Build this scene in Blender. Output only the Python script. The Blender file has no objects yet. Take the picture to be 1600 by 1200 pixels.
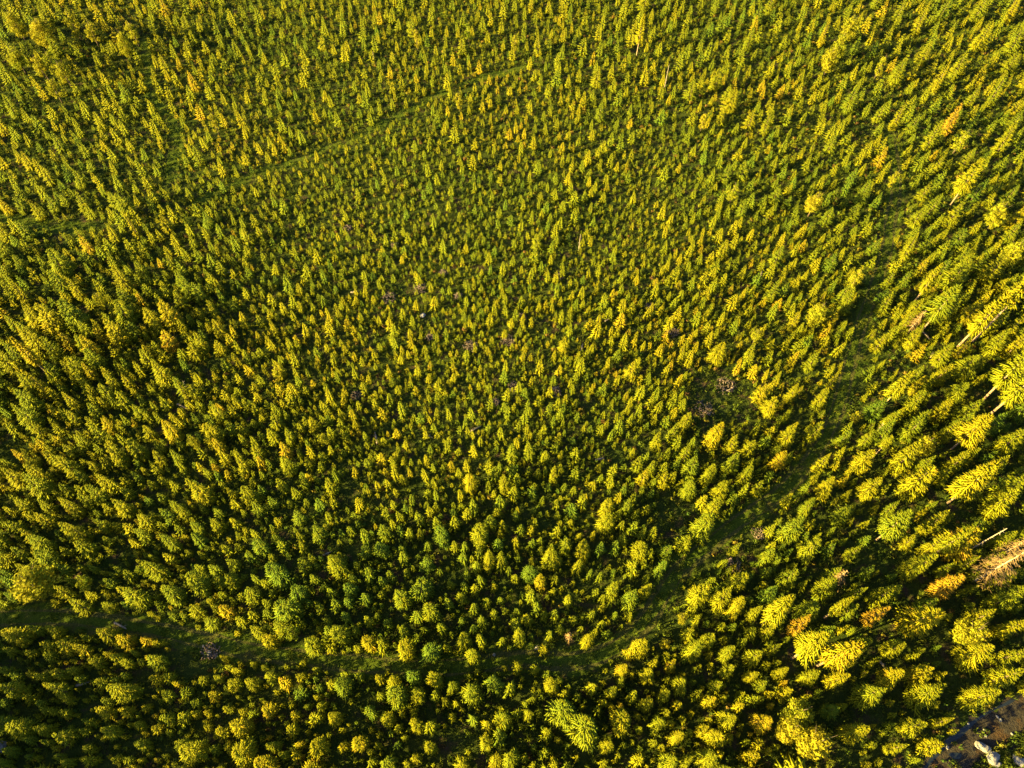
import bpy, math, random
import numpy as np
from mathutils import Vector, Matrix

# ------------------------------------------------------------------ camera, sky, sun
random.seed(7)
RNG = np.random.default_rng(7)
SC = bpy.context.scene
COL = SC.collection
H = 80.0                       # flying height
TH = math.radians(33.3)        # tilt away from straight down
F = 1067.0                     # focal length in photo pixels (1600 wide)

cam_data = bpy.data.cameras.new('camera')
cam_data.sensor_width = 36.0
cam_data.lens = 36.0 * F / 1600.0
cam_data.clip_end = 3000.0
cam = bpy.data.objects.new('camera', cam_data)
cam.location = (0, 0, H)
cam.rotation_euler = (TH, 0, 0)
COL.objects.link(cam)
SC.camera = cam

SUN_ELEV = math.radians(13.5)
SUN_DIR = Vector((-0.95, -0.31, 0)).normalized() * math.cos(SUN_ELEV) + Vector((0, 0, math.sin(SUN_ELEV)))
world = bpy.data.worlds.new('World')
SC.world = world
world.use_nodes = True
nt = world.node_tree
bg = nt.nodes['Background']
sky = nt.nodes.new('ShaderNodeTexSky')
sky.sky_type = 'NISHITA'
sky.sun_disc = False
sky.sun_elevation = SUN_ELEV
sky.sun_rotation = math.atan2(SUN_DIR.x, SUN_DIR.y)
sky.air_density = 0.5
sky.dust_density = 1.0
nt.links.new(sky.outputs[0], bg.inputs['Color'])
bg.inputs['Strength'].default_value = 0.05
sun_d = bpy.data.lights.new('sun', 'SUN')
sun_d.energy = 5.0
sun_d.angle = math.radians(0.6)
sun_d.color = (1.0, 0.77, 0.22)
sun = bpy.data.objects.new('sun', sun_d)
sun.rotation_euler = SUN_DIR.to_track_quat('Z', 'Y').to_euler()
sun.location = (-60, -30, 60)
COL.objects.link(sun)
SC.view_settings.view_transform = 'Standard'
SC.view_settings.look = 'None'
SC.view_settings.gamma = 1.0
SC.view_settings.exposure = 3.2

# ------------------------------------------------------------------ pixel <-> ground
CT, ST = math.cos(TH), math.sin(TH)

def ground(px, py):
    xc, yc = (px - 800.0) / F, (600.0 - py) / F
    dx, dy, dz = xc, ST + yc * CT, -CT + yc * ST
    t = H / -dz
    return dx * t, dy * t

def project(x, y, z):
    zz = z - H
    depth = y * ST - zz * CT
    up = y * CT + zz * ST
    return 800.0 + F * x / depth, 600.0 - F * up / depth, depth

# ------------------------------------------------------------------ materials
def mat(name):
    m = bpy.data.materials.new(name)
    m.use_nodes = True
    n = m.node_tree.nodes
    b = n['Principled BSDF']
    b.inputs['Roughness'].default_value = 0.8
    b.inputs['Specular IOR Level'].default_value = 0.2
    return m, m.node_tree, b

def ramp(ntr, stops):
    r = ntr.nodes.new('ShaderNodeValToRGB')
    e = r.color_ramp.elements
    e[0].position, e[0].color = stops[0][0], (*stops[0][1], 1)
    e[1].position, e[1].color = stops[-1][0], (*stops[-1][1], 1)
    for p, c in stops[1:-1]:
        k = e.new(p)
        k.color = (*c, 1)
    return r

def foliage_mat(name, stops, trans=0.3, noise_scale=1.3):
    """needles / leaves: colour ramp read by the shoot's own shade (mesh) plus the tree's own tint (object)"""
    m, t, b = mat(name)
    a = t.nodes.new('ShaderNodeAttribute'); a.attribute_name = 'shade'
    o = t.nodes.new('ShaderNodeAttribute'); o.attribute_type = 'OBJECT'; o.attribute_name = 'tint'
    add = t.nodes.new('ShaderNodeMath'); add.operation = 'ADD'
    t.links.new(a.outputs['Fac'], add.inputs[0]); t.links.new(o.outputs['Fac'], add.inputs[1])
    g = t.nodes.new('ShaderNodeNewGeometry')
    nz = t.nodes.new('ShaderNodeTexNoise'); nz.inputs['Scale'].default_value = noise_scale; nz.inputs['Detail'].default_value = 3
    t.links.new(g.outputs['Position'], nz.inputs['Vector'])
    ma = t.nodes.new('ShaderNodeMath'); ma.operation = 'MULTIPLY_ADD'
    ma.inputs[1].default_value = 0.36; ma.inputs[2].default_value = -0.18
    t.links.new(nz.outputs['Fac'], ma.inputs[0])
    add2 = t.nodes.new('ShaderNodeMath'); add2.operation = 'ADD'
    t.links.new(add.outputs[0], add2.inputs[0]); t.links.new(ma.outputs[0], add2.inputs[1])
    r = ramp(t, stops)
    t.links.new(add2.outputs[0], r.inputs['Fac'])
    t.links.new(r.outputs['Color'], b.inputs['Base Color'])
    b.inputs['Roughness'].default_value = 0.8
    b.inputs['Specular IOR Level'].default_value = 0.04
    tr = t.nodes.new('ShaderNodeBsdfTranslucent')
    t.links.new(r.outputs['Color'], tr.inputs['Color'])
    mx = t.nodes.new('ShaderNodeMixShader'); mx.inputs[0].default_value = trans
    out = t.nodes['Material Output']
    t.links.new(b.outputs[0], mx.inputs[1]); t.links.new(tr.outputs[0], mx.inputs[2])
    t.links.new(mx.outputs[0], out.inputs['Surface'])
    return m

SPRUCE = foliage_mat('spruce_needles', [(0.0, (0.060, 0.098, 0.009)), (0.4, (0.112, 0.124, 0.005)), (0.7, (0.168, 0.152, 0.005)), (0.85, (0.20, 0.155, 0.006)), (1.0, (0.215, 0.128, 0.012))], 0.08)
LEAF = foliage_mat('broadleaf_leaves', [(0.0, (0.06, 0.13, 0.010)), (0.5, (0.19, 0.20, 0.010)), (1.0, (0.25, 0.21, 0.012))], 0.35)
SCRUB = foliage_mat('scrub_leaves', [(0.0, (0.030, 0.060, 0.010)), (0.45, (0.075, 0.095, 0.010)), (0.72, (0.14, 0.11, 0.014)), (0.9, (0.13, 0.07, 0.022)), (1.0, (0.14, 0.075, 0.03))], 0.25)
GRASS = foliage_mat('grass_blades', [(0.0, (0.030, 0.062, 0.008)), (0.6, (0.085, 0.105, 0.010)), (1.0, (0.16, 0.135, 0.022))], 0.3, 0.35)

def noise_mat(name, scale, stops, bump=0.0, detail=6, rough=0.9, spec=0.15):
    m, t, b = mat(name)
    g = t.nodes.new('ShaderNodeNewGeometry')
    nz = t.nodes.new('ShaderNodeTexNoise'); nz.inputs['Scale'].default_value = scale; nz.inputs['Detail'].default_value = detail
    nz.inputs['Roughness'].default_value = 0.65
    t.links.new(g.outputs['Position'], nz.inputs['Vector'])
    r = ramp(t, stops)
    t.links.new(nz.outputs['Fac'], r.inputs['Fac'])
    t.links.new(r.outputs['Color'], b.inputs['Base Color'])
    b.inputs['Roughness'].default_value = rough
    b.inputs['Specular IOR Level'].default_value = spec
    if bump:
        bp = t.nodes.new('ShaderNodeBump'); bp.inputs['Strength'].default_value = bump; bp.inputs['Distance'].default_value = 0.3
        n2 = t.nodes.new('ShaderNodeTexNoise'); n2.inputs['Scale'].default_value = scale * 5; n2.inputs['Detail'].default_value = 5
        t.links.new(g.outputs['Position'], n2.inputs['Vector'])
        t.links.new(n2.outputs['Fac'], bp.inputs['Height'])
        t.links.new(bp.outputs['Normal'], b.inputs['Normal'])
    return m

BARK = noise_mat('bark', 9.0, [(0.25, (0.05, 0.036, 0.022)), (0.7, (0.13, 0.095, 0.06))], 0.5)
PALEBARK = noise_mat('pale_bark', 9.0, [(0.25, (0.13, 0.085, 0.05)), (0.7, (0.32, 0.23, 0.14))], 0.5)
DEADWOOD = noise_mat('dead_wood', 6.0, [(0.25, (0.15, 0.12, 0.085)), (0.7, (0.32, 0.26, 0.19))], 0.4)
RUSTY = noise_mat('rusty_dead_twigs', 5.0, [(0.25, (0.12, 0.072, 0.026)), (0.7, (0.21, 0.14, 0.06))], 0.2)
GREYTWIG = noise_mat('grey_dry_twigs', 6.0, [(0.25, (0.09, 0.064, 0.05)), (0.7, (0.22, 0.165, 0.14))], 0.3)
STONE = noise_mat('pale_stone', 3.0, [(0.25, (0.10, 0.097, 0.092)), (0.7, (0.26, 0.245, 0.225))], 0.6)
GSTONE = noise_mat('grey_stone', 4.0, [(0.25, (0.20, 0.19, 0.18)), (0.7, (0.42, 0.39, 0.36))], 0.6)

def ground_mat(name, big, small, rust):
    """two scales of patchy ground cover, with brown needle litter"""
    m, t, b = mat(name)
    g = t.nodes.new('ShaderNodeNewGeometry')
    def nz(scale, detail, off=0.0):
        mp = t.nodes.new('ShaderNodeMapping'); mp.inputs['Location'].default_value = (off, off * 1.7, 0)
        t.links.new(g.outputs['Position'], mp.inputs['Vector'])
        k = t.nodes.new('ShaderNodeTexNoise'); k.inputs['Scale'].default_value = scale; k.inputs['Detail'].default_value = detail
        k.inputs['Roughness'].default_value = 0.65
        t.links.new(mp.outputs[0], k.inputs['Vector'])
        return k
    r1 = ramp(t, big); t.links.new(nz(0.12, 4).outputs['Fac'], r1.inputs['Fac'])
    r2 = ramp(t, small); t.links.new(nz(1.6, 8, 31).outputs['Fac'], r2.inputs['Fac'])
    mx = t.nodes.new('ShaderNodeMixRGB'); mx.blend_type = 'MIX'; mx.inputs[0].default_value = 0.5
    t.links.new(r1.outputs[0], mx.inputs[1]); t.links.new(r2.outputs[0], mx.inputs[2])
    r3 = ramp(t, [(0.52, (0, 0, 0)), (0.66, (1, 1, 1))]); t.links.new(nz(0.45, 6, 77).outputs['Fac'], r3.inputs['Fac'])
    mx2 = t.nodes.new('ShaderNodeMixRGB'); mx2.inputs[2].default_value = (*rust, 1)
    t.links.new(r3.outputs[0], mx2.inputs[0]); t.links.new(mx.outputs[0], mx2.inputs[1])
    t.links.new(mx2.outputs[0], b.inputs['Base Color'])
    b.inputs['Roughness'].default_value = 0.95
    b.inputs['Specular IOR Level'].default_value = 0.02
    bp = t.nodes.new('ShaderNodeBump'); bp.inputs['Strength'].default_value = 0.7; bp.inputs['Distance'].default_value = 0.35
    t.links.new(nz(4.0, 6, 11).outputs['Fac'], bp.inputs['Height'])
    t.links.new(bp.outputs[0], b.inputs['Normal'])
    return m

GROUND = ground_mat('forest_floor', [(0.35, (0.020, 0.036, 0.006)), (0.65, (0.040, 0.046, 0.009))],
                    [(0.3, (0.018, 0.030, 0.006)), (0.7, (0.052, 0.062, 0.010))], (0.048, 0.032, 0.018))
TRACK = ground_mat('track_turf', [(0.35, (0.034, 0.060, 0.006)), (0.65, (0.060, 0.082, 0.008))],
                   [(0.3, (0.026, 0.046, 0.006)), (0.7, (0.075, 0.092, 0.010))], (0.062, 0.056, 0.016))
RUT = ground_mat('track_rut', [(0.35, (0.046, 0.050, 0.012)), (0.65, (0.07, 0.068, 0.018))],
                 [(0.3, (0.036, 0.046, 0.010)), (0.7, (0.095, 0.085, 0.028))], (0.05, 0.055, 0.012))
GRAVEL = ground_mat('gravel', [(0.35, (0.018, 0.016, 0.013)), (0.65, (0.036, 0.030, 0.023))],
                    [(0.3, (0.013, 0.012, 0.010)), (0.7, (0.065, 0.055, 0.042))], (0.06, 0.035, 0.016))
WATER, _t, _b = mat('dark_water')
_b.inputs['Base Color'].default_value = (0.012, 0.016, 0.018, 1)
_b.inputs['Roughness'].default_value = 0.12
_b.inputs['Specular IOR Level'].default_value = 0.5

# ------------------------------------------------------------------ mesh helpers
class MB:
    """collects triangles; shade is one value per vertex"""
    def __init__(self):
        self.v, self.f, self.s, self.n = [], [], [], 0
    def add(self, v, f, shade):
        v = np.asarray(v, float); f = np.asarray(f, int)
        self.v.append(v); self.f.append(f + self.n)
        self.s.append(np.full(len(v), shade) if np.isscalar(shade) else np.asarray(shade, float))
        self.n += len(v)
    def arrays(self):
        return np.concatenate(self.v), np.concatenate(self.f), np.concatenate(self.s)

def mesh_from(name, V, T, S, material, smooth=False):
    me = bpy.data.meshes.new(name)
    me.vertices.add(len(V)); me.vertices.foreach_set('co', np.ascontiguousarray(V, np.float32).ravel())
    me.loops.add(len(T) * 3); me.loops.foreach_set('vertex_index', np.ascontiguousarray(T, np.int32).ravel())
    me.polygons.add(len(T))
    me.polygons.foreach_set('loop_start', np.arange(0, len(T) * 3, 3, dtype=np.int32))
    me.polygons.foreach_set('loop_total', np.full(len(T), 3, np.int32))
    if smooth:
        me.polygons.foreach_set('use_smooth', np.ones(len(T), bool))
    if S is not None:
        a = me.attributes.new('shade', 'FLOAT', 'POINT')
        a.data.foreach_set('value', np.ascontiguousarray(S, np.float32))
    me.materials.append(material)
    me.update(calc_edges=True)
    return me

def link(name, me, parent=None, loc=(0, 0, 0)):
    o = bpy.data.objects.new(name, me)
    COL.objects.link(o)
    o.location = loc
    if parent: o.parent = parent
    return o

def tag(o, label=None, cat=None, group=None, kind=None):
    if label: o['label'] = label
    if cat: o['category'] = cat
    if group: o['group'] = group
    if kind: o['kind'] = kind
    return o

SPF = np.array([[0, 2, 3], [0, 3, 4], [0, 4, 2], [1, 3, 2], [1, 4, 3], [1, 2, 4]])

def spindle(mb, p0, p1, w, shade, mid=0.45, flat=1.0):
    """one shoot: a three-sided tapered tuft"""
    p0 = np.asarray(p0, float); p1 = np.asarray(p1, float)
    d = p1 - p0
    L = np.linalg.norm(d) + 1e-9
    d /= L
    up = np.array([0, 0, 1.0]) if abs(d[2]) < 0.9 else np.array([1.0, 0, 0])
    a = np.cross(d, up); a /= np.linalg.norm(a)
    b = np.cross(a, d)
    c = p0 + d * L * mid
    ph = 0.5236 + RNG.uniform(-0.5, 0.5)
    ring = [c + w * (math.cos(ph + k * 2.0944) * a + flat * math.sin(ph + k * 2.0944) * b) for k in range(3)]
    mb.add([p0, p1] + ring, SPF, shade)

def tube(mb, pts, radii, sides=6, shade=0.5, caps=True):
    pts = [np.asarray(p, float) for p in pts]
    V, Fc = [], []
    for i, p in enumerate(pts):
        d = pts[min(i + 1, len(pts) - 1)] - pts[max(i - 1, 0)]
        d = d / (np.linalg.norm(d) + 1e-9)
        up = np.array([0, 0, 1.0]) if abs(d[2]) < 0.9 else np.array([1.0, 0, 0])
        a = np.cross(d, up); a /= np.linalg.norm(a)
        b = np.cross(a, d)
        for k in range(sides):
            t = 2 * math.pi * k / sides
            V.append(p + radii[i] * (math.cos(t) * a + math.sin(t) * b))
    for i in range(len(pts) - 1):
        for k in range(sides):
            q0, q1 = i * sides + k, i * sides + (k + 1) % sides
            Fc += [[q0, q1, q1 + sides], [q0, q1 + sides, q0 + sides]]
    if caps:
        V += [pts[0], pts[-1]]
        n0, n1 = len(V) - 2, len(V) - 1
        m = (len(pts) - 1) * sides
        for k in range(sides):
            Fc += [[n0, (k + 1) % sides, k], [n1, m + k, m + (k + 1) % sides]]
    mb.add(V, Fc, shade)

# ------------------------------------------------------------------ tree templates (unit height)
def spruce_crown(whorls, nb, side, cb=0.06, R=0.2, power=0.85, gap=0.0, top=0.97, fat=1.0):
    mb = MB()
    lean = RNG.uniform(-0.02, 0.02, 2)
    star = RNG.random() < 0.75
    A0 = RNG.uniform(0, 6.28); arm = RNG.uniform(0.72, 1.2, 40)
    lob = RNG.uniform(0, 6.28); lobA = RNG.uniform(0.05, 0.18)
    for i in range(whorls):
        u = (i + RNG.uniform(-0.3, 0.3)) / whorls
        t = cb + (top - cb) * min(max(u, 0), 1)
        rel = (t - cb) / (1 - cb)
        rmax = R * (1 - rel) ** power
        if rel < 0.12: rmax *= 0.75 + 2 * rel
        n = max(4, int(round(nb * (0.55 + 0.6 * (1 - rel)))))
        a0 = RNG.uniform(0, 6.28)
        if star: n = nb
        for k in range(n):
            if RNG.random() < gap: continue
            az = a0 + 6.2832 * k / n + RNG.uniform(-0.28, 0.28)
            if star: az = A0 + 6.2832 * (k + 0.16 * (i % 2)) / n + RNG.uniform(-0.13, 0.13)
            r = rmax * (RNG.uniform(0.8, 1.1) * arm[k] if star else RNG.uniform(0.55, 1.2)) * (1 + lobA * math.cos(2 * (az - lob))) + 0.012
            el = math.radians(-16 + 52 * rel ** 1.1 + RNG.uniform(-9, 9))
            base = np.array([lean[0] * t, lean[1] * t, t])
            dirh = np.array([math.cos(az), math.sin(az), 0])
            tang = np.array([-math.sin(az), math.cos(az), 0])
            end = base + dirh * r * math.cos(el) + np.array([0, 0, r * math.sin(el)])
            sh = RNG.normal(0, 0.07)
            p0 = base + (end - base) * 0.08
            spindle(mb, p0, end, (0.075 * r + 0.007) * fat, sh, 0.36, 0.8)
            for q in range(side):
                fr = 0.2 + 0.5 * (q + RNG.uniform(0, 0.7)) / max(side, 1)
                sgn = 1 if q % 2 else -1
                ln = r * (0.40 if star else 0.5) * (1 - 0.68 * fr) * RNG.uniform(0.75, 1.2) + 0.008
                st = base + (end - base) * fr
                dd = (end - base) / (np.linalg.norm(end - base) + 1e-9) * 0.75 + tang * sgn * 0.75
                dd = dd / np.linalg.norm(dd)
                en = st + dd * ln + np.array([0, 0, -0.12 * ln + RNG.uniform(-0.1, 0.1) * ln])
                spindle(mb, st, en, (0.12 * ln + 0.0045) * fat, sh + RNG.normal(0, 0.05), 0.5, 0.8)
    spindle(mb, [lean[0], lean[1], top - 0.08], [lean[0], lean[1], 1.0], 0.010, 0.05)
    V, T, S = mb.arrays()
    return V, T, S

def trunk_arrays(top=0.95, r=0.014, sides=6, bend=0.0):
    mb = MB()
    bx, by = RNG.uniform(-bend, bend, 2)
    pts = [(0, 0, -0.02), (0, 0, 0.02), (bx * .5, by * .5, 0.3), (bx, by, 0.6), (0, 0, top)]
    tube(mb, pts, [r * 1.5, r * 1.15, r * 0.85, r * 0.45, r * 0.1], sides)
    return mb.arrays()

def broad_crown(lobes, leaves, R=0.28, z0=0.25, leaf=0.022, tall=0.4):
    mb = MB()
    for i in range(lobes):
        while True:
            p = RNG.uniform(-1, 1, 3)
            if 0.25 < np.linalg.norm(p) < 1: break
        c = np.array([p[0] * R * 0.72, p[1] * R * 0.72, z0 + tall * (1 + p[2] * 0.8) * 0.85])
        rr = R * RNG.uniform(0.24, 0.42)
        sh = RNG.normal(0, 0.10)
        for k in range(leaves):
            d = RNG.normal(0, 1, 3); d /= np.linalg.norm(d)
            q = c + d * rr * RNG.uniform(0.55, 1.1) * np.array([1, 1, 0.85])
            nrm = d + RNG.normal(0, 0.45, 3); nrm /= np.linalg.norm(nrm)
            a = np.cross(nrm, RNG.normal(0, 1, 3)); a /= np.linalg.norm(a)
            b = np.cross(nrm, a)
            s = leaf * RNG.uniform(0.7, 1.4)
            mb.add([q - a * s, q + b * s * .6, q + a * s, q - b * s * .6], [[0, 1, 2], [0, 2, 3]], sh + RNG.normal(0, 0.05))
    return mb.arrays()

def limb_trunk(R=0.28, n=7):
    mb = MB()
    tube(mb, [(0, 0, -0.02), (0, 0, 0.3), (0.01, 0.01, 0.6), (0, 0, 0.9)], [0.020, 0.013, 0.008, 0.002], 6)
    for k in range(n):
        az = k * 2.4 + RNG.uniform(-0.4, 0.4); z = 0.25 + 0.5 * k / n
        r = R * RNG.uniform(0.5, 0.8)
        tube(mb, [(0, 0, z), (r * .5 * math.cos(az), r * .5 * math.sin(az), z + .09), (r * math.cos(az), r * math.sin(az), z + 0.2)], [0.005, 0.003, 0.001], 4, caps=False)
    return mb.arrays()

# ------------------------------------------------------------------ layout read off the photograph (photo pixels)
SIZES = np.array([(0,0,7),(100,100,7.5),(250,150,7),(0,300,7),(100,400,7),(50,600,7.2),(200,500,6.5),(300,400,6),(150,750,6.5),(300,650,5),
 (420,560,4),(400,250,4.6),(500,150,5),(500,300,3.2),(600,400,3),(700,500,2.8),(800,550,3),(600,600,3),(500,700,3.5),(700,700,3.2),(900,650,3.2),
 (900,400,4),(800,200,4.8),(700,60,5.8),(900,60,6.8),(1000,150,5.8),(1050,330,4.5),(1000,500,3.8),(1100,100,6.8),(1200,200,6.2),(1150,400,4.5),
 (1200,600,5),(1250,450,5.5),(1350,100,7.8),(1500,50,8.5),(1450,250,8),(1550,350,9),(1450,450,7.5),(1550,600,9.5),(1500,800,9.5),(1450,1000,9),
 (1350,900,7.8),(1250,950,7.8),(1150,900,6),(1150,1050,6.5),(1250,1130,7.5),(1000,900,5.5),(1000,1100,6.5),(850,850,5.5),(700,900,5.5),(700,1100,6.5),
 (500,1100,6),(450,950,6),(550,850,4.6),(300,900,5),(300,1100,4.6),(150,1100,4.6),(50,1050,4.4),(350,800,5),(100,900,5.5)], float)

def size_at(px, py):
    px = min(max(px, 0), 1600); py = min(max(py, 0), 1200)
    d2 = (SIZES[:, 0] - px) ** 2 + (SIZES[:, 1] - py) ** 2 + 900.0
    w = 1.0 / d2 ** 1.5
    return 0.68 * float((w * SIZES[:, 2]).sum() / w.sum())

# name, centre line (pixels), width (metres), material key
TRACKS = [
 ('grassy track along the lower edge', [(-160,958),(-60,962),(0,966),(80,964),(170,974),(250,986),(330,1002),(420,1022),(520,1032),(600,1040),(680,1044),(760,1036),(830,1030),(900,1034),(960,1012),(1005,975),(1035,930),(1060,892),(1095,862),(1140,825),(1185,795),(1232,758),(1275,708),(1305,648),(1325,580),(1342,520),(1365,455),(1384,395),(1392,340),(1400,296),(1398,250),(1390,214),(1400,180)], 2.4),
 ('grassy track on the upper left', [(-60,338),(0,342),(60,352),(130,358),(152,350)], 2.2),
 ('grassy track on the upper left', [(262,292),(266,275),(272,250),(278,220),(268,188),(240,160),(232,120),(225,60)], 2.2),
 ('strip of bright grass in the upper middle', [(300,318),(340,300),(380,285),(420,266),(470,248),(520,230),(560,212),(600,192),(660,160),(700,142),(745,124),(800,110),(842,99)], 1.5),
]
CLEAR = [(1128,618,56),(1105,645,34),(1058,808,40),(1158,846,40),(1028,980,36),(1040,928,30),(1095,872,30),(1338,560,28),(1345,492,26),(1360,432,24),(1386,350,22),(1398,298,26),(1318,622,26),(655,1030,26),(880,1010,34),(1185,800,26),(622,458,20),(1345,205,24),(1404,300,22),(700,1168,48),(900,1032,50),(545,776,26),(1062,808,30),(310,1025,42),(1160,845,30),
         (230,1065,20),(840,520,14),(795,535,10),(735,541,10),(1110,640,20),(1395,560,22),(1000,700,16),(1030,980,24),(1370,870,26),(220,200,10),(10,700,30),(430,1045,14),(1135,540,16),(1105,560,12),
         (608,466,10),(657,452,10),(557,620,8),(866,612,8),(773,630,8),(1051,519,8),(960,715,12),(655,770,14),(1340,640,20),(200,860,14)]
BANK = [(1392,1260),(1432,1206),(1478,1156),(1528,1116),(1600,1080),(1680,1046),(1760,1010),(1900,1010),(1900,1330),(1392,1330)]

def in_poly(px, py, poly):
    c = False
    j = len(poly) - 1
    for i in range(len(poly)):
        xi, yi = poly[i]; xj, yj = poly[j]
        if (yi > py) != (yj > py) and px < (xj - xi) * (py - yi) / (yj - yi) + xi: c = not c
        j = i
    return c

TR_G = [(n, np.array([ground(*p) for p in pl]), w) for n, pl, w in TRACKS]

def seg_dist(P, x, y):
    a, b = P[:-1], P[1:]
    d = b - a
    t = np.clip(((x - a[:, 0]) * d[:, 0] + (y - a[:, 1]) * d[:, 1]) / (d ** 2).sum(1), 0, 1)
    q = a + d * t[:, None]
    return float(np.sqrt(((q - (x, y)) ** 2).sum(1)).min())

CL_G = []
for cx, cy, cr in CLEAR:
    gx, gy = ground(cx, cy)
    CL_G.append((gx, gy, cr * project(gx, gy, 0)[2] / F))

def open_ground(x, y, k=1.0):
    for n, P, w in TR_G:
        if seg_dist(P, x, y) < 0.5 * w * k: return True
    for gx, gy, r in CL_G:
        if (x - gx) ** 2 + (y - gy) ** 2 < (r * k) ** 2: return True
    px, py, _ = project(x, y, 0)
    return in_poly(px, py, BANK)

# large trees one by one: crown centre (pixels), crown width (pixels), height (m), kind letters: s spruce, b bare lower trunk, p tall bare pole with tuft
BIG = [
 (1267,857,44,8,'s'),(1233,903,36,8,'s'),(1293,917,42,8,'s'),(1225,948,50,12,'b'),(1253,977,34,9,'s'),(1405,815,44,10,'b'),(1463,815,38,9.5,'s'),
 (1333,863,24,6.5,'s'),(1463,853,38,9.5,'s'),(1500,838,30,12,'b'),(1513,880,22,8,'s'),(1483,913,48,9,'s'),(1380,930,36,9,'s'),(1320,943,30,9.5,'b'),
 (1338,925,24,8,'s'),(1440,965,68,11,'s'),(1373,960,38,9,'s'),(1279,1003,60,13,'b'),(1323,1015,56,13,'b'),(1577,933,50,10,'s'),(1533,963,38,9,'s'),
 (1583,980,40,9,'s'),(1527,1020,55,9.5,'s'),(1580,1023,35,9,'s'),(1573,1057,50,9.5,'s'),(1220,1050,30,7,'s'),(1267,1057,36,7.5,'s'),(1310,1060,42,8,'s'),
 (1363,1083,54,9.5,'s'),(1340,1143,50,8.5,'s'),(1447,1083,52,8.5,'s'),(1443,1053,48,7.5,'s'),(1537,1088,60,9,'s'),(1430,1135,38,8,'s'),(1402,1168,28,7,'s'),
 (1473,1128,25,6.5,'s'),(1397,1013,36,7,'s'),(1210,1013,22,7,'s'),(1390,687,22,7,'p'),(1353,717,42,8,'s'),(1436,750,62,10.5,'s'),(1535,745,60,12.5,'b'),
 (1293,760,38,7,'s'),(1363,760,40,8,'s'),(1263,792,30,6.5,'s'),(1276,673,30,7,'s'),(1233,680,40,7.5,'s'),(1219,717,36,6.5,'s'),(1186,760,30,5.5,'s'),
 (1240,613,30,6.5,'s'),(1206,633,34,6.5,'s'),(1286,620,32,7,'s'),(1303,593,20,6,'s'),(1412,597,40,9.5,'b'),(1430,627,34,8,'s'),(1476,553,36,7.5,'s'),
 (1473,583,32,7,'s'),(1421,497,26,6.5,'s'),(1480,468,46,12,'b'),(1460,430,30,10,'b'),(1602,446,38,17,'p'),(1550,483,36,14,'b'),(1476,640,36,7.5,'s'),
 (1516,640,44,8.5,'s'),(1530,664,50,10.5,'b'),(1483,673,32,7.5,'s'),(1600,566,46,15,'b'),(1612,590,46,16,'b'),(1583,687,44,9,'s'),(1586,760,60,10,'s'),
 (1566,783,50,9.5,'s'),(1586,510,30,8.5,'s'),(1338,433,26,7.5,'s'),(1498,720,36,8,'s'),(1180,955,30,7.5,'s'),(1200,985,28,7,'s'),(1150,855,24,5.5,'s'),
 (812,994,36,7.5,'s'),(845,908,28,7,'s'),(725,1000,40,7,'s'),(738,1022,34,7,'s'),(635,1010,42,7,'s'),(576,1003,32,7,'s'),(530,988,46,7,'s'),(680,1060,36,7,'s'),
 (652,1083,36,7.5,'s'),(706,1072,30,6.5,'s'),(592,1060,24,6,'s'),(862,1070,32,7,'s'),(1012,1055,34,7,'s'),(958,1080,28,7.5,'s'),(918,1000,32,6.5,'s'),
 (1010,922,32,7,'s'),(1095,928,50,8,'s'),(1085,1015,46,8.5,'s'),(958,920,34,7,'s'),(975,1045,30,6.5,'s'),(1040,1085,28,6.5,'s'),(1010,1100,30,6.5,'s'),
 (950,1165,30,6.5,'s'),(825,1115,30,7,'s'),(762,1158,36,7.5,'s'),(775,1188,34,7,'s'),(672,1168,28,7,'s'),(607,1122,30,6.5,'s'),(650,1132,32,7,'s'),(560,1160,34,7,'s'),
 (495,1165,46,7.5,'s'),(520,1120,36,7,'s'),(425,1165,30,6,'s'),(440,980,40,7.5,'s'),(420,1000,30,7,'s'),(735,752,36,7,'s'),(788,755,28,6.5,'s'),(650,1185,26,6,'s'),
 (1100,1140,30,6.5,'s'),(1060,1150,34,7,'s'),(1120,1150,44,8,'s'),(1075,1190,30,7,'s'),(1050,1040,24,6.5,'s'),(1140,1020,40,7.5,'s'),(1155,945,44,7.5,'s'),(1175,1055,28,6.5,'s'),
 (1002,40,20,10,'b'),(1290,50,22,8.5,'s'),(1490,185,28,9,'s'),(1470,120,30,9,'s'),(1405,180,22,9,'s'),(1590,60,34,9.5,'s'),(1520,270,36,11,'b'),(1575,215,34,10,'s'),
 (1500,100,28,9,'s'),(1440,30,26,9,'s'),(1560,140,30,9.5,'s'),(1555,420,34,9.5,'s'),(1495,330,32,9,'s'),(1460,210,28,9,'s'),(1200,190,18,8,'s'),(1425,385,30,8,'s'),
 (30,455,24,8,'s'),(118,450,24,8,'s'),(35,545,26,10,'b'),(80,545,28,8,'s'),(60,600,28,8.5,'s'),(110,790,34,7.5,'s'),(20,745,34,8,'s'),(150,770,34,7.5,'s'),(190,790,34,7.5,'s'),
 (206,350,20,8.5,'s'),(285,610,18,7.5,'s'),(950,790,34,6.5,'s'),(865,740,22,6.5,'s'),(1005,745,30,6,'s'),(120,830,30,7.5,'s'),(265,845,34,7.5,'s'),(285,800,28,7,'s'),
]
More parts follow.
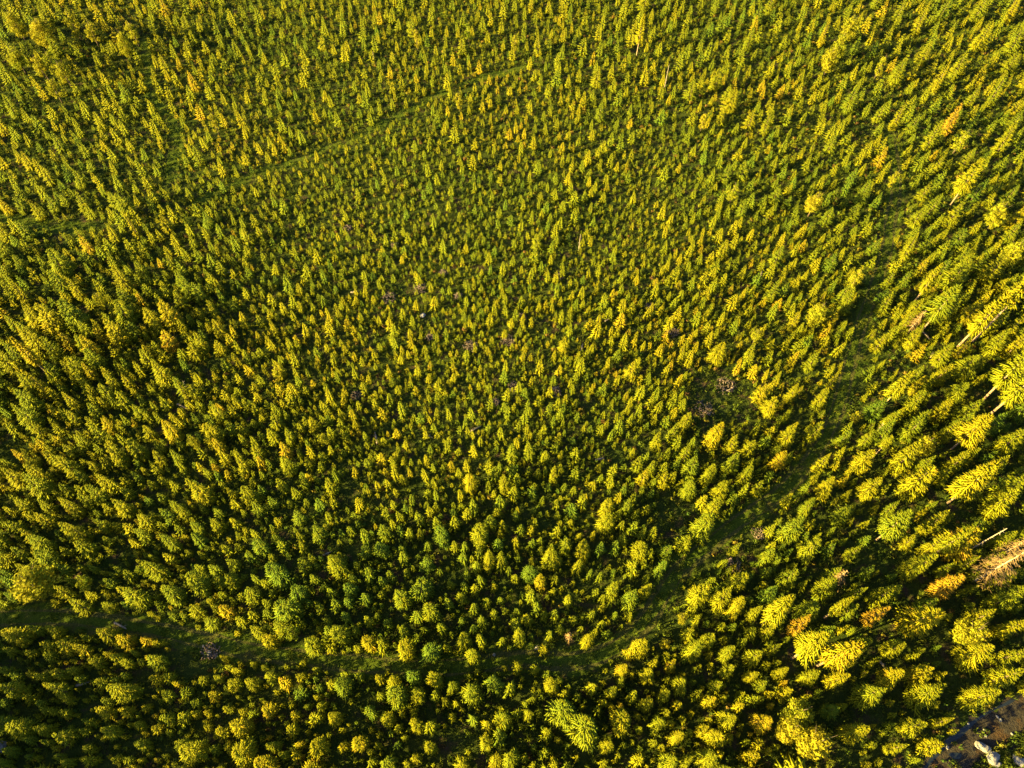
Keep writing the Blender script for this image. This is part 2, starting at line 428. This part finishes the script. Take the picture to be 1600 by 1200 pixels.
# broadleaved trees: crown centre, width (pixels), height, bright
BROAD = [(45,905,66,7),(125,905,26,5.5),(220,888,22,5),(504,684,22,4.5),(62,42,44,9),(190,62,26,8.5),(78,92,24,8.5),(22,85,28,8.5),(58,98,20,8),(96,108,24,8),(80,132,24,8),
 (205,45,24,8),(110,30,24,8.5),(140,45,22,8),(332,186,18,7),(1330,38,28,9),(1316,66,26,8.5),(1300,88,30,8),(1378,98,16,7),(1275,312,28,7.5),(1148,296,20,6),(1280,488,34,7.5),
 (1340,432,24,7),(1250,1112,50,8.5),(1277,1160,60,8.5),(1240,1138,46,8),(1183,522,20,5),(717,152,14,6),(805,62,14,6.5),(731,44,12,6.5),(20,30,30,9),(1523,985,48,8),(1449,692,32,6.5),
 (1505,215,26,7),(1585,390,34,9),(300,690,20,5),(650,55,14,6.5),(1340,650,20,3.5),(155,465,24,6),(1100,185,16,6),(1400,275,18,5.5),(1565,330,30,8.5),(455,985,26,6),(1590,590,30,9),(1040,1005,18,3),(1066,965,20,3)]
# dead standing trees: base pixel, tip pixel, style
DEAD = [((1521,908),(1612,856),'rusty'),((1508,863),(1570,822),'pole'),((1546,648),(1570,629),'pole'),((1298,912),(1316,882),'brown'),((1555,872),(1604,836),'rusty'),
        ((1038,138),(1041,100),'pole'),((297,612),(286,596),'pole'),((904,392),(906,366),'pole'),((1370,674),(1381,661),'pole'),((1418,520),(1436,478),'brown'),((585,95),(584,82),'pole'),((888,1000),(884,988),'brown')]
LOGS = [(1437,515,1455,534),(278,632,296,641),(350,430,362,425),(908,548,910,540),(735,675,752,666),(590,694,586,676),(180,973,198,983),(548,458,560,456),(505,868,520,862),
        (1188,432,1193,420),(945,503,955,497),(664,680,672,683),(1453,560,1458,552),(120,1072,140,1066),(1340,690,1352,684),(862,610,872,605),(1135,612,1142,609),(1372,1032,1382,1044),(930,720,944,716),(1510,965,1520,970)]
PILES = [(608,466,1.6),(657,452,1.5),(716,463,1.0),(735,541,1.5),(795,532,1.6),(814,497,1.2),(693,427,1.0),(557,620,1.2),(773,630,1.0),(866,613,1.4),(1051,519,1.5),(1133,603,2.0),
         (1100,640,1.9),(544,357,1.1),(672,527,1.0),(1188,834,1.5),(1145,884,1.4),(873,433,1.1),(460,628,1.4),(803,604,1.2),(617,384,0.9),(1016,480,1.1),(330,1018,1.4)]
STONES = [(1535,1168,1.2,'w'),(1549,1184,1.5,'w'),(1592,1190,1.2,'w'),(1526,1163,0.6,'w'),(1556,1194,0.8,'w'),(661,493,0.8,'g'),(1538,1140,0.4,'w'),(1540,1150,0.3,'w'),(1558,1120,0.3,'w'),(1563,1125,0.35,'w'),(1513,1131,0.3,'g'),
          (1581,1147,0.35,'w'),(1588,1149,0.25,'w'),(1529,1161,0.3,'g'),(1,1168,1.2,'w'),(327,1021,0.7,'w'),(318,1010,0.35,'w'),(772,1023,0.35,'w'),(338,1024,0.4,'w'),(1480,1168,0.4,'w'),(839,1012,0.5,'w')]

# ------------------------------------------------------------------ trees: decide every stem first
trees = []      # dict(x,y,h,w,kind,px,py,vis,tint,style)
cell = {}
CS = 4.0

def near_free(x, y, w, k=0.40):
    cx, cy = int(x // CS), int(y // CS)
    for i in range(cx - 1, cx + 2):
        for j in range(cy - 1, cy + 2):
            for t in cell.get((i, j), ()):
                dd = k * (w + t['w'])
                if (x - t['x']) ** 2 + (y - t['y']) ** 2 < dd * dd: return False
    return True

SPH = RNG.uniform(0, 6.28, 6); SDR = RNG.normal(0, 1, (6, 2)); SDR /= np.linalg.norm(SDR, axis=1)[:, None]
def slow(x, y):
    return sum(math.sin((SDR[k, 0] * x + SDR[k, 1] * y) * 6.283 / (22 + 11 * k) + SPH[k]) for k in range(6)) / 3.0

def put(x, y, h, w, kind, style='s', hand=False, tint=None):
    px, py, dep = project(x, y, 0.55 * h)
    bx, by, _ = project(x, y, 0)
    tx, ty, _ = project(x, y, h)
    inside = (-10 < px < 1610 and -10 < py < 1210) or (0 < tx < 1600 and 0 < ty < 1200) or (0 < bx < 1600 and 0 < by < 1200)
    t = dict(x=x, y=y, h=h, w=w, kind=kind, px=px, py=py, inside=inside, style=style, hand=hand,
             area=F * F * w * (0.3 * w + h * 0.75 * math.hypot(x, y) / math.hypot(x, y, H)) / dep ** 2,
             tint=float(np.clip(RNG.normal(0.43 + 0.13 * slow(x, y), 0.15), 0.05, 0.84)) if tint is None else tint)
    trees.append(t)
    cell.setdefault((int(x // CS), int(y // CS)), []).append(t)
    return t

for cx, cy, wp, h, st in BIG:
    h *= 0.9 if st in 'bp' else 0.72
    fz = 0.8 if st == 'p' else (0.68 if st == 'b' else 0.5)
    gx, gy = ground(cx, cy)
    k = 1 - fz * h / H
    x, y = gx * k, gy * k
    w = 0.9 * wp * project(x, y, fz * h)[2] / F
    put(x, y, h, w, 'spruce', st, True, (float(np.clip(RNG.normal(0.55, 0.12), 0.3, 0.85)) if (cx < 1240 or RNG.random() > 0.1) else 0.97))
for cx, cy, wp, h in BROAD:
    h *= 0.8
    gx, gy = ground(cx, cy)
    k = 1 - 0.6 * h / H
    x, y = gx * k, gy * k
    w = wp * project(x, y, 0.6 * h)[2] / F
    put(x, y, h, w, 'broad', 'l', True, float(np.clip(RNG.normal(0.68, 0.14), 0.3, 0.95)) if cx > 50 or cy < 800 else 0.72)

# clumpy variation over the stand
PH = RNG.uniform(0, 6.28, (8, 2)); DIRS = RNG.normal(0, 1, (8, 2)); DIRS /= np.linalg.norm(DIRS, axis=1)[:, None]
def clump(x, y):
    s = 0.0
    for k in range(8):
        lam = 5.0 + 3.2 * k
        s += math.sin((DIRS[k, 0] * x + DIRS[k, 1] * y) * 6.283 / lam + PH[k, 0])
    return s / 4.0

def try_tree(x, y, h, small=False):
    px, py, _ = project(x, y, 0)
    ratio = RNG.uniform(0.46, 0.64) if h > 2.4 else RNG.uniform(0.54, 0.74)
    if h > 5.5: ratio *= 0.94
    if py < 650:
        q = min(1.0, (650 - py) / 330)
        h *= 1 - 0.36 * q; ratio *= 1 + 0.36 * q
    w = h * ratio
    if open_ground(x, y, 0.62 if (380 < px < 900 and py > 850) else 0.92): return
    mx, my, _ = project(x, y, 0.45 * h)
    gx, gy = ground(mx, my)
    if not small and open_ground(gx, gy, 1.0 if px > 1000 else 0.7): return
    if not near_free(x, y, w, (0.34 if small else RNG.choice([0.30, 0.36, 0.42, 0.50])) + 0.16 * min(1.0, max(0.0, (480 - py) / 260)) + (0.10 if px > 1230 and py > 560 else 0.0)): return
    put(x, y, h, w, 'spruce', 'b' if (h > 6.6 and RNG.random() < 0.05) else 's')

def rand_ground(n, pad):
    out = []
    while len(out) < n:
        y = RNG.uniform(-8, 205); x = RNG.uniform(-165, 160)
        px, py, d = project(x, y, 0)
        if -pad * 1.6 < px < 1600 + pad and -pad < py < 1200 + pad: out.append((x, y))
    return out

for x, y in rand_ground(52000, 110):
    px, py, _ = project(x, y, 0)
    if clump(x * 0.8 - 70, y * 0.8) < RNG.uniform(-2.2, 0.0): continue
    m = size_at(px, py)
    h = m * float(np.clip(np.exp(RNG.normal(-0.05, 0.32) + 0.2 * clump(x, y)), 0.4, 1.75))
    try_tree(x, y, h)
for x, y in rand_ground(34000, 60):
    px, py, _ = project(x, y, 0)
    m = size_at(px, py)
    try_tree(x, y, max(1.1, m * RNG.uniform(0.26, 0.5)), True)
for x, y in rand_ground(16000, 40):
    px, py, _ = project(x, y, 0)
    if py < 640 + RNG.uniform(-80, 80): continue
    m = size_at(px, py)
    try_tree(x, y, max(1.3, m * RNG.uniform(0.35, 0.8)), True)
# a taller stand outside the lower left corner of the view
for x in np.arange(-84, -60.5, 2.7):
    for y in np.arange(-32, 15, 2.6):
        xx, yy = x + RNG.uniform(-1, 1), y + RNG.uniform(-1, 1)
        put(xx, yy, (8.0 + (15 - yy) * 0.22) * RNG.uniform(0.9, 1.12), RNG.uniform(4.0, 5.0), 'spruce', 's')

# ------------------------------------------------------------------ landmarks used in the labels
def bank_side(px, py): return in_poly(px, py, [(p[0] - 70, p[1] - 60) for p in BANK]) or in_poly(px, py, BANK)

def where(x, y, px, py):
    for n, P, w in TR_G:
        if seg_dist(P, x, y) < 0.5 * w + 2.6:
            if n.startswith('grassy track along'):
                if px > 1180: n = 'winding grass track'
                elif px > 980: n = 'bend of the track'
                else: n = 'lower grass track'
            elif n.startswith('strip'): n = 'bright grass strip'
            else: n = 'shaded upper track'
            return 'beside the ' + n
    for cx, cy, r in PILES:
        gx, gy = ground(cx, cy)
        if math.hypot(x - gx, y - gy) < 3.0: return 'next to a grey brush pile'
    for gx, gy, r in CL_G[:30]:
        if math.hypot(x - gx, y - gy) < r + 2.5: return 'at the rim of a clearing'
    if bank_side(px, py): return 'above the gravel bank'
    if px > 1280 and py > 380: return 'in the tall stand'
    return 'amid dense young trees'

USED = set()
def label_for(t, noun):
    h = t['h']
    ti = t['tint']
    colw = 'deep green' if ti < 0.38 else 'yellow-green' if ti < 0.6 else 'golden green' if ti < 0.75 else 'golden'
    rt = t['w'] / h
    shape = 'slender' if rt < 0.5 else 'broad' if rt > 0.6 else ''
    if t['style'] in 'bp': shape = 'bare-stemmed'
    wh = where(t['x'], t['y'], t['px'], t['py'])
    px, py = min(max(t['px'], 0), 1600), min(max(t['py'], 0), 1200)
    base = ' '.join(q for q in (shape, colw, noun, wh) if q)
    lab = f"{base}, {px / 16:.0f}% across, {py / 12:.0f}% down the photo"
    if lab in USED:
        lab = f"{base}, {px / 16:.1f}% across, {py / 12:.1f}% down the photo"
    import re
    for a_, b_ in (('amid dense young trees', 'amid young trees'), ('next to a grey brush pile', 'by a brush pile'), ('at the rim of a clearing', 'by a clearing'), ('bare-stemmed ', 'bare '), (' down the photo', ' down')):
        if len(re.findall(r"[A-Za-z0-9]+", lab)) > 16: lab = lab.replace(a_, b_)
    USED.add(lab)
    return lab

# ------------------------------------------------------------------ setting
def poly_sheet(name, pts, z, material):
    me = bpy.data.meshes.new(name)
    me.from_pydata([(x, y, z) for x, y in pts], [], [list(range(len(pts)))])
    me.materials.append(material)
    o = link(name, me)
    if me.polygons[0].normal.z < 0: me.flip_normals()
    return tag(o, kind='structure')

poly_sheet('ground', [(-1200, -1200), (1200, -1200), (1200, 1400), (-1200, 1400)], 0.0, GROUND)

def smooth_line(P, step=0.8):
    P = np.asarray(P, float)
    out = []
    for i in range(len(P) - 1):
        p0, p1, p2, p3 = P[max(i - 1, 0)], P[i], P[i + 1], P[min(i + 2, len(P) - 1)]
        n = max(2, int(np.linalg.norm(p2 - p1) / step))
        for k in range(n):
            t = k / n
            out.append(0.5 * ((2 * p1) + (-p0 + p2) * t + (2 * p0 - 5 * p1 + 4 * p2 - p3) * t * t + (-p0 + 3 * p1 - 3 * p2 + p3) * t ** 3))
    out.append(P[-1])
    return np.array(out)

def ribbon(name, P, w, z, material, off=0.0, jit=0.25, taper=True):
    L = smooth_line(P)
    d = np.gradient(L, axis=0); d /= np.linalg.norm(d, axis=1)[:, None] + 1e-9
    nrm = np.stack([-d[:, 1], d[:, 0]], 1)
    n = len(L)
    def wob():
        q = RNG.normal(0, 1, n); k = np.ones(5) / 5
        return np.convolve(q, k, 'same') * jit
    env = np.ones(n)
    if taper:
        e = np.linspace(0, 1, n); env = np.minimum(1, np.minimum(e, 1 - e) * 20)
    a = L + nrm * (off + env * w / 2 + wob())[:, None]
    b = L + nrm * (off - env * w / 2 + wob())[:, None]
    V = np.zeros((2 * n, 3)); V[0::2, :2] = b; V[1::2, :2] = a; V[:, 2] = z
    T = []
    for i in range(n - 1):
        T += [[2 * i, 2 * i + 2, 2 * i + 3], [2 * i, 2 * i + 3, 2 * i + 1]]
    me = mesh_from(name, V, np.array(T), None, material)
    if me.polygons[0].normal.z < 0: me.flip_normals()
    return tag(link(name, me), kind='structure')

for i, (n, P, w) in enumerate(TR_G):
    ribbon('track', P, w * 1.25, 0.004 + 0.004 * i, TRACK, 0, 0.5)
    if i < 1:
        for o in (-0.75, 0.75):
            ribbon('track_rut', P, 0.38, 0.020 + 0.004 * i, RUT, o, 0.22)

bank_pts = []
for i in range(len(BANK)):
    (ax, ay), (bx, by) = BANK[i], BANK[(i + 1) % len(BANK)]
    m = 9 if i < 6 else 1
    for k in range(m):
        q = ground(ax + (bx - ax) * k / m, ay + (by - ay) * k / m)
        bank_pts.append((q[0] + (RNG.normal(0, 0.3) if i < 6 else 0), q[1] + (RNG.normal(0, 0.3) if i < 6 else 0)))
poly_sheet('gravel_bank', bank_pts, 0.006, GRAVEL)
ribbon('ditch', [ground(*p) for p in [(1405,1240),(1440,1205),(1470,1172),(1498,1146),(1530,1122),(1575,1096),(1640,1064)]], 0.28, 0.014, WATER, 0, 0.22)
pc = ground(1493, 1181)
poly_sheet('puddle', [(pc[0] + (0.62 + 0.12 * math.sin(3 * a)) * math.cos(a), pc[1] + (0.36 + 0.07 * math.cos(2 * a)) * math.sin(a)) for a in np.linspace(0, 6.283, 25)[:-1]], 0.024, WATER)

# ------------------------------------------------------------------ template meshes shared by the single trees
def tmpl(name, arr, material, smooth=False): return mesh_from(name, *arr, material, smooth)


MAT_S = [spruce_crown(15, 8, 6, 0.06, 0.22, RNG.uniform(0.65, 0.95), 0.10, 0.97, 0.78) for _ in range(7)]
MAT_B = [spruce_crown(15, 9, 6, 0.34, 0.22, RNG.uniform(0.6, 0.8), 0.12, 0.97, 0.75) for _ in range(4)]
MAT_P = [spruce_crown(11, 9, 6, 0.58, 0.22, 0.6, 0.12, 0.97, 0.75) for _ in range(2)]
YNG = [spruce_crown(11, 7, 5, 0.04, 0.22, RNG.uniform(0.72, 1.05), 0.06, 0.97, 0.95) for _ in range(9)]
SAP = [spruce_crown(8, 6, 3, 0.04, 0.22, RNG.uniform(0.72, 1.05), 0.05) for _ in range(6)]
BRD = [broad_crown(30, 46, 0.2, 0.03, 0.017, 0.50) for _ in range(5)]
BRDW = [broad_crown(46, 80, 0.2, 0.03, 0.014, 0.50) for _ in range(2)]
LOW_Y = [spruce_crown(9, 7, 2, 0.03, 0.22, RNG.uniform(0.65, 0.95), 0.0, 0.97, 1.2) for _ in range(9)]
LOW_S = [spruce_crown(6, 6, 1, 0.03, 0.22, RNG.uniform(0.75, 1.05), 0.0, 0.97, 1.25) for _ in range(9)]

ME = {
 's': [tmpl('crown', a, SPRUCE) for a in MAT_S], 'b': [tmpl('crown', a, SPRUCE) for a in MAT_B], 'p': [tmpl('crown', a, SPRUCE) for a in MAT_P],
 'y': [tmpl('crown', a, SPRUCE) for a in YNG], 'z': [tmpl('crown', a, SPRUCE) for a in SAP], 'l': [tmpl('crown', a, LEAF) for a in BRD + BRDW],
}
TRK = [tmpl('trunk', trunk_arrays(0.78, 0.016, 7, 0.006), BARK, True) for _ in range(4)]
TRB = [tmpl('trunk', trunk_arrays(0.7, 0.011, 7, 0.006), PALEBARK, True) for _ in range(3)]
TRL = [tmpl('trunk', limb_trunk(0.2), BARK, True) for _ in range(3)]

def make_tree(t, name, key, noun, cat, group, parts=True):
    me = ME[key][RNG.integers(len(ME[key]))]
    if key == 'l': me = ME[key][5 + RNG.integers(2)] if t['area'] > 1100 else ME[key][RNG.integers(5)]
    sc = (t['w'] / 0.4, t['w'] / 0.4, t['h'])
    rz = RNG.uniform(0, 6.283)
    lean = (RNG.normal(0, 0.02), RNG.normal(0, 0.02), rz)
    if parts:
        r = link(name, None, None, (t['x'], t['y'], 0))
        r.empty_display_size = 0.5
        r.scale = sc; r.rotation_euler = lean
        c = link('crown', me, r)
        tr = (TRL if key == 'l' else TRB if key in 'bp' else TRK)
        k = link('trunk', tr[RNG.integers(len(tr))], r)
        if key != 'l':
            q = 0.4 * t['h'] / t['w']            # a slim crown keeps a trunk of its own thickness
            k.scale = (q, q, 1)
    else:
        r = c = link(name, me, None, (t['x'], t['y'], 0))
        r.scale = sc; r.rotation_euler = lean
    c['tint'] = t['tint']
    tag(r, label_for(t, noun), cat, group)
    return r

def stuff_mesh(name, ts, templates, material, group):
    Vs, Ts, Ss, n = [], [], [], 0
    for t in ts:
        V, T, S = templates[RNG.integers(len(templates))]
        a = RNG.uniform(0, 6.283); ca, sa = math.cos(a), math.sin(a)
        k = t['w'] / 0.4
        W = np.empty_like(V)
        lx, ly = RNG.normal(0, 0.025, 2) * t['h']
        W[:, 0] = (V[:, 0] * ca - V[:, 1] * sa) * k + t['x'] + lx * V[:, 2]
        W[:, 1] = (V[:, 0] * sa + V[:, 1] * ca) * k + t['y'] + ly * V[:, 2]
        W[:, 2] = V[:, 2] * t['h']
        Vs.append(W); Ts.append(T + n); Ss.append(S + t['tint']); n += len(V)
    me = mesh_from(name, np.concatenate(Vs), np.concatenate(Ts), np.concatenate(Ss), material)
    return tag(link(name, me), group, None, group, 'stuff')

spr = [t for t in trees if t['kind'] == 'spruce']
seen = [t for t in spr if t['inside']]
seen.sort(key=lambda t: (not t['hand'], -t['area']))
tall = [t for t in seen if t['h'] >= 4.7 or (t['hand'] and t['h'] >= 4.5)][:300]
ids = {id(t) for t in tall}
mid = [t for t in seen if id(t) not in ids and 2.0 <= t['h']][:300]
ids |= {id(t) for t in mid}
low = [t for t in seen if id(t) not in ids and t['h'] < 2.0][:300]
ids |= {id(t) for t in low}
for t in tall:
    make_tree(t, 'mature_spruce', t['style'], 'mature spruce', 'spruce', 'tall spruces of the stand')
for t in mid:
    make_tree(t, 'young_spruce', 'y', 'young spruce', 'young spruce', 'young spruces of the plantation')
for t in low:
    make_tree(t, 'spruce_sapling', 'z', 'spruce sapling', 'sapling', 'spruce saplings of the plantation')
for t in trees:
    if t['kind'] == 'broad':
        make_tree(t, 'broadleaf_tree', 'l', 'broadleaf tree', 'broadleaf tree', 'broadleaved trees among the spruces')
rest = [t for t in spr if id(t) not in ids]
stuff_mesh('young_spruces', [t for t in rest if t['h'] >= 2.0], LOW_Y, SPRUCE, 'young spruce forest seen as one mass')
stuff_mesh('spruce_saplings', [t for t in rest if t['h'] < 2.0], LOW_S, SPRUCE, 'spruce saplings seen as one mass')
print('rest', len([t for t in rest if t['h'] >= 2.0]), len([t for t in rest if t['h'] < 2.0]), 'mid view', len([t for t in trees if 533 < t['px'] < 1067 and 400 < t['py'] < 800]), 'lower', len([t for t in trees if 800 < t['px'] < 1200 and 800 < t['py'] < 1200]))
print('trees', len(trees), 'tall', len(tall), 'mid', len(mid), 'low', len(low), 'rest', len(rest))

# ------------------------------------------------------------------ undergrowth and grass
def scatter(name, n, make, material, label, accept):
    mb_v, mb_f, mb_s, k = [], [], [], 0
    got = 0
    pts = rand_ground(n, 60)
    (ax, ay), (bx, by) = ground(1480, 1260), ground(1720, 1080)
    pts += [q for q in zip(RNG.uniform(ax, bx, n // 20), RNG.uniform(ay, by, n // 20)) if moss_bank(*q)]
    for x, y in pts:
        if not accept(x, y): continue
        V, T, S = make(x, y)
        mb_v.append(V); mb_f.append(T + k); mb_s.append(S); k += len(V); got += 1
    me = mesh_from(name, np.concatenate(mb_v), np.concatenate(mb_f), np.concatenate(mb_s), material)
    return tag(link(name, me), label, None, label, 'stuff')

def shrub_arrays(n):
    mb = MB()
    for k in range(n):
        d = RNG.normal(0, 1, 3); d[2] = abs(d[2]); d /= np.linalg.norm(d)
        c = d * RNG.uniform(0.25, 0.5)
        a = np.cross(d, RNG.normal(0, 1, 3)); a /= np.linalg.norm(a); b = np.cross(d, a) + 0.3 * d
        s = RNG.uniform(0.08, 0.16)
        mb.add([c - a * s, c + b * s, c + a * s, c - b * s], [[0, 1, 2], [0, 2, 3]], RNG.normal(0, 0.05))
    return mb.arrays()
SHR = [shrub_arrays(24) for _ in range(6)]

def make_shrub(x, y):
    V, T, S = SHR[RNG.integers(6)]
    s = RNG.uniform(0.45, 1.0); hgt = s * RNG.uniform(0.8, 1.4)
    tint = np.clip(RNG.normal(0.42 + 0.10 * clump(x * 1.7 + 40, y * 1.7), 0.18), 0.05, 1.0)
    if RNG.random() < 0.04: tint = RNG.uniform(0.75, 0.92)
    return V * (s, s, hgt) + (x, y, 0), T, S + tint

def make_tuft(x, y):
    n = 9
    ang = RNG.uniform(0, 6.283, n); rr = RNG.uniform(0, 0.35, n); hh = RNG.uniform(0.16, 0.42, n)
    bx = x + rr * np.cos(ang); by = y + rr * np.sin(ang)
    la = RNG.uniform(0, 6.283, n); ll = RNG.uniform(0.05, 0.3, n)
    w = 0.05
    V = np.zeros((n * 3, 3))
    V[0::3] = np.stack([bx - w * np.sin(la), by + w * np.cos(la), np.zeros(n)], 1)
    V[1::3] = np.stack([bx + w * np.sin(la), by - w * np.cos(la), np.zeros(n)], 1)
    V[2::3] = np.stack([bx + ll * np.cos(la), by + ll * np.sin(la), hh], 1)
    tint = np.clip(RNG.normal(0.45 + 0.12 * clump(x * 2, y * 2 + 17), 0.13), 0.05, 1)
    return V, np.arange(n * 3).reshape(n, 3), np.repeat(tint + RNG.normal(0, 0.08, n), 3)

def on_track(x, y):
    return any(seg_dist(P, x, y) < 0.42 * w for n, P, w in TR_G)
def on_bank(x, y):
    px, py, _ = project(x, y, 0)
    return in_poly(px, py, BANK)
def moss_bank(x, y):
    px, py, _ = project(x, y, 0)
    return in_poly(px, py, [(1500,1215),(1525,1190),(1560,1165),(1605,1140),(1700,1100),(1700,1260),(1500,1260)])
def shrub_ok(x, y):
    if on_track(x, y): return False
    if on_bank(x, y): return moss_bank(x, y) or RNG.random() < 0.4
    return True
scatter('undergrowth', 15000, make_shrub, SCRUB, 'low scrub and seedlings covering the forest floor', shrub_ok)
def grass_ok(x, y):
    if on_bank(x, y): return moss_bank(x, y) or RNG.random() < 0.1
    for n, P, w in TR_G[:1]:
        d = seg_dist(P, x, y)
        if 0.5 < d < 1.0 and RNG.random() < 0.65: return False
    return True
scatter('grass', 42000, make_tuft, GRASS, 'short grass on the tracks and clearings', grass_ok)
# ------------------------------------------------------------------ dead trees, logs, brush piles, stones
def dead_tree(base, tip, style):
    bx, by = ground(*base); gx, gy = ground(*tip)
    k = math.hypot(bx, by) / math.hypot(gx, gy)
    h = min(max(H * (1 - k), 2.0), 16.0)
    r = link('dead_tree', None, None, (bx, by, 0))
    mb = MB()
    r0 = (0.045 + 0.011 * h) * (0.6 if style == 'pole' else 0.85)
    dx, dy = RNG.normal(0, 0.01, 2) * h
    tube(mb, [(0, 0, -0.1), (0, 0, 0.3), (dx * .4, dy * .4, h * .5), (dx, dy, h)], [r0 * 1.4, r0 * 1.1, r0 * .8, r0 * (.5 if style == 'pole' else .15)], 7)
    link('trunk', mesh_from('dead_trunk', *mb.arrays(), DEADWOOD, True), r)
    mb = MB()
    nb = 14 if style == 'pole' else int(16 * h)
    for i in range(nb):
        t = RNG.uniform(0.25, 0.97)
        L = (0.24 * h * (1 - t) + 0.25) * RNG.uniform(0.6, 1.15) if style != 'pole' else RNG.uniform(0.12, 0.5)
        az = RNG.uniform(0, 6.283); el = RNG.uniform(-0.5, 0.15)
        p0 = np.array([dx * t, dy * t, t * h]); p1 = p0 + L * np.array([math.cos(az) * math.cos(el), math.sin(az) * math.cos(el), math.sin(el)])
        spindle(mb, p0, p1, 0.035 + (0.02 if style != 'pole' else 0), 0.5, 0.15)
        if style != 'pole':
            for q in range(4):
                st = p0 + (p1 - p0) * RNG.uniform(0.3, 0.9)
                az2 = az + RNG.choice([-1, 1]) * RNG.uniform(0.5, 1.0); l2 = L * RNG.uniform(0.2, 0.4)
                spindle(mb, st, st + l2 * np.array([math.cos(az2), math.sin(az2), -0.35]), 0.03, 0.5, 0.3)
    link('branch', mesh_from('dead_branches', *mb.arrays(), DEADWOOD if style == 'pole' else RUSTY), r)
    look = {'pole': 'bare grey dead trunk', 'rusty': 'rust-coloured dead spruce with bare drooping branches', 'brown': 'small brown dead spruce'}[style]
    px, py, _ = project(bx, by, h * .6)
    tag(r, f"{look}, {min(px, 1600) / 16:.0f}% across, {py / 12:.0f}% down the photo", 'dead tree', 'dead standing trees')

for d in DEAD: dead_tree(*d)

for x0, y0, x1, y1 in LOGS:
    a, b = Vector((*ground(x0, y0), 0.16)), Vector((*ground(x1, y1), 0.12))
    L = max((b - a).length, 1.2)
    u = (b - a).normalized()
    mb = MB()
    rr = RNG.uniform(0.10, 0.16)
    tube(mb, [(0, 0, 0), tuple(u * L * .5 + Vector((0, 0, .03))), tuple(u * L)], [rr, rr * .85, rr * .55], 7)
    o = link('fallen_log', mesh_from('fallen_log', *mb.arrays(), DEADWOOD, True), None, a)
    mb = MB()
    for i in range(5):
        t = RNG.uniform(0.3, 0.9) * L
        p = np.array(u * t); q = p + np.array([RNG.normal(0, .3), RNG.normal(0, .3), RNG.uniform(0.1, 0.4)])
        spindle(mb, p, q, 0.03, 0.5, 0.2)
    link('branch_stub', mesh_from('branch_stubs', *mb.arrays(), DEADWOOD), o)
    long_ = 'long' if L > 3 else 'short'
    tag(o, f"{long_} pale fallen log on the ground, {(x0 + x1) / 32:.0f}% across, {(y0 + y1) / 24:.0f}% down the photo", 'log', 'fallen logs')

for cx, cy, rad in PILES:
    gx, gy = ground(cx, cy)
    mb = MB()
    for i in range(90):
        a = RNG.uniform(0, 6.283); r = rad * math.sqrt(RNG.random()) * 0.75
        z = 0.05 + 0.55 * (1 - (r / rad)) * RNG.random()
        p = np.array([r * math.cos(a), r * math.sin(a), z])
        b = RNG.uniform(0, 6.283); l = RNG.uniform(0.3, 0.8) * rad * .6
        d = np.array([math.cos(b) * l, math.sin(b) * l, RNG.uniform(-0.1, 0.25)])
        spindle(mb, p - d * .5, p + d * .5, RNG.uniform(0.02, 0.045), 0.5)
    for i in range(26):      # dense core of finer twigs
        a = RNG.uniform(0, 6.283); r = rad * 0.5 * math.sqrt(RNG.random())
        spindle(mb, [r * math.cos(a), r * math.sin(a), 0], [r * 1.4 * math.cos(a + .5), r * 1.4 * math.sin(a + .5), 0.3], 0.10, 0.5)
    o = link('brush_pile', mesh_from('brush_pile', *mb.arrays(), GREYTWIG), None, (gx, gy, 0))
    o.rotation_euler.z = RNG.uniform(0, 6.28)
    sz = 'large' if rad > 1.45 else 'small' if rad < 1.15 else 'loose'
    tag(o, f"{sz} grey brush pile between young spruces, {cx / 16:.0f}% across, {cy / 12:.0f}% down the photo", 'brush pile', 'grey brush piles in the plantation')

import bmesh
for cx, cy, d, c in STONES:
    gx, gy = ground(cx, cy)
    bm = bmesh.new()
    bmesh.ops.create_icosphere(bm, subdivisions=3, radius=0.5)
    sx, sy, sz = d * RNG.uniform(.85, 1.2), d * RNG.uniform(.6, .9), d * RNG.uniform(.45, .6)
    ph = RNG.uniform(0, 6.28, 9)
    for v in bm.verts:
        n = v.co.normalized()
        k = 1 + 0.16 * math.sin(4.1 * n.x + ph[0]) * math.sin(3.3 * n.y + ph[1]) + 0.12 * math.sin(6 * n.z + 5 * n.x + ph[2]) + 0.06 * math.sin(13 * n.y + ph[3]) * math.sin(11 * n.x + ph[4])
        v.co = Vector((n.x * sx, n.y * sy, n.z * sz)) * 0.5 * k
    me = bpy.data.meshes.new('boulder'); bm.to_mesh(me); bm.free()
    me.materials.append(STONE if c == 'w' else GSTONE)
    o = link('boulder', me, None, (gx, gy, sz * 0.22))
    o.rotation_euler.z = RNG.uniform(0, 6.28)
    sw = 'large' if d > 1.1 else 'mid-sized' if d > .6 else 'small'
    wh = 'on the gravel bank' if in_poly(cx, cy, BANK) else 'on the forest floor'
    tag(o, f"{sw} {'pale' if c == 'w' else 'grey'} boulder {wh}, {cx / 16:.1f}% across, {cy / 12:.1f}% down the photo", 'boulder', 'boulders and loose stones')
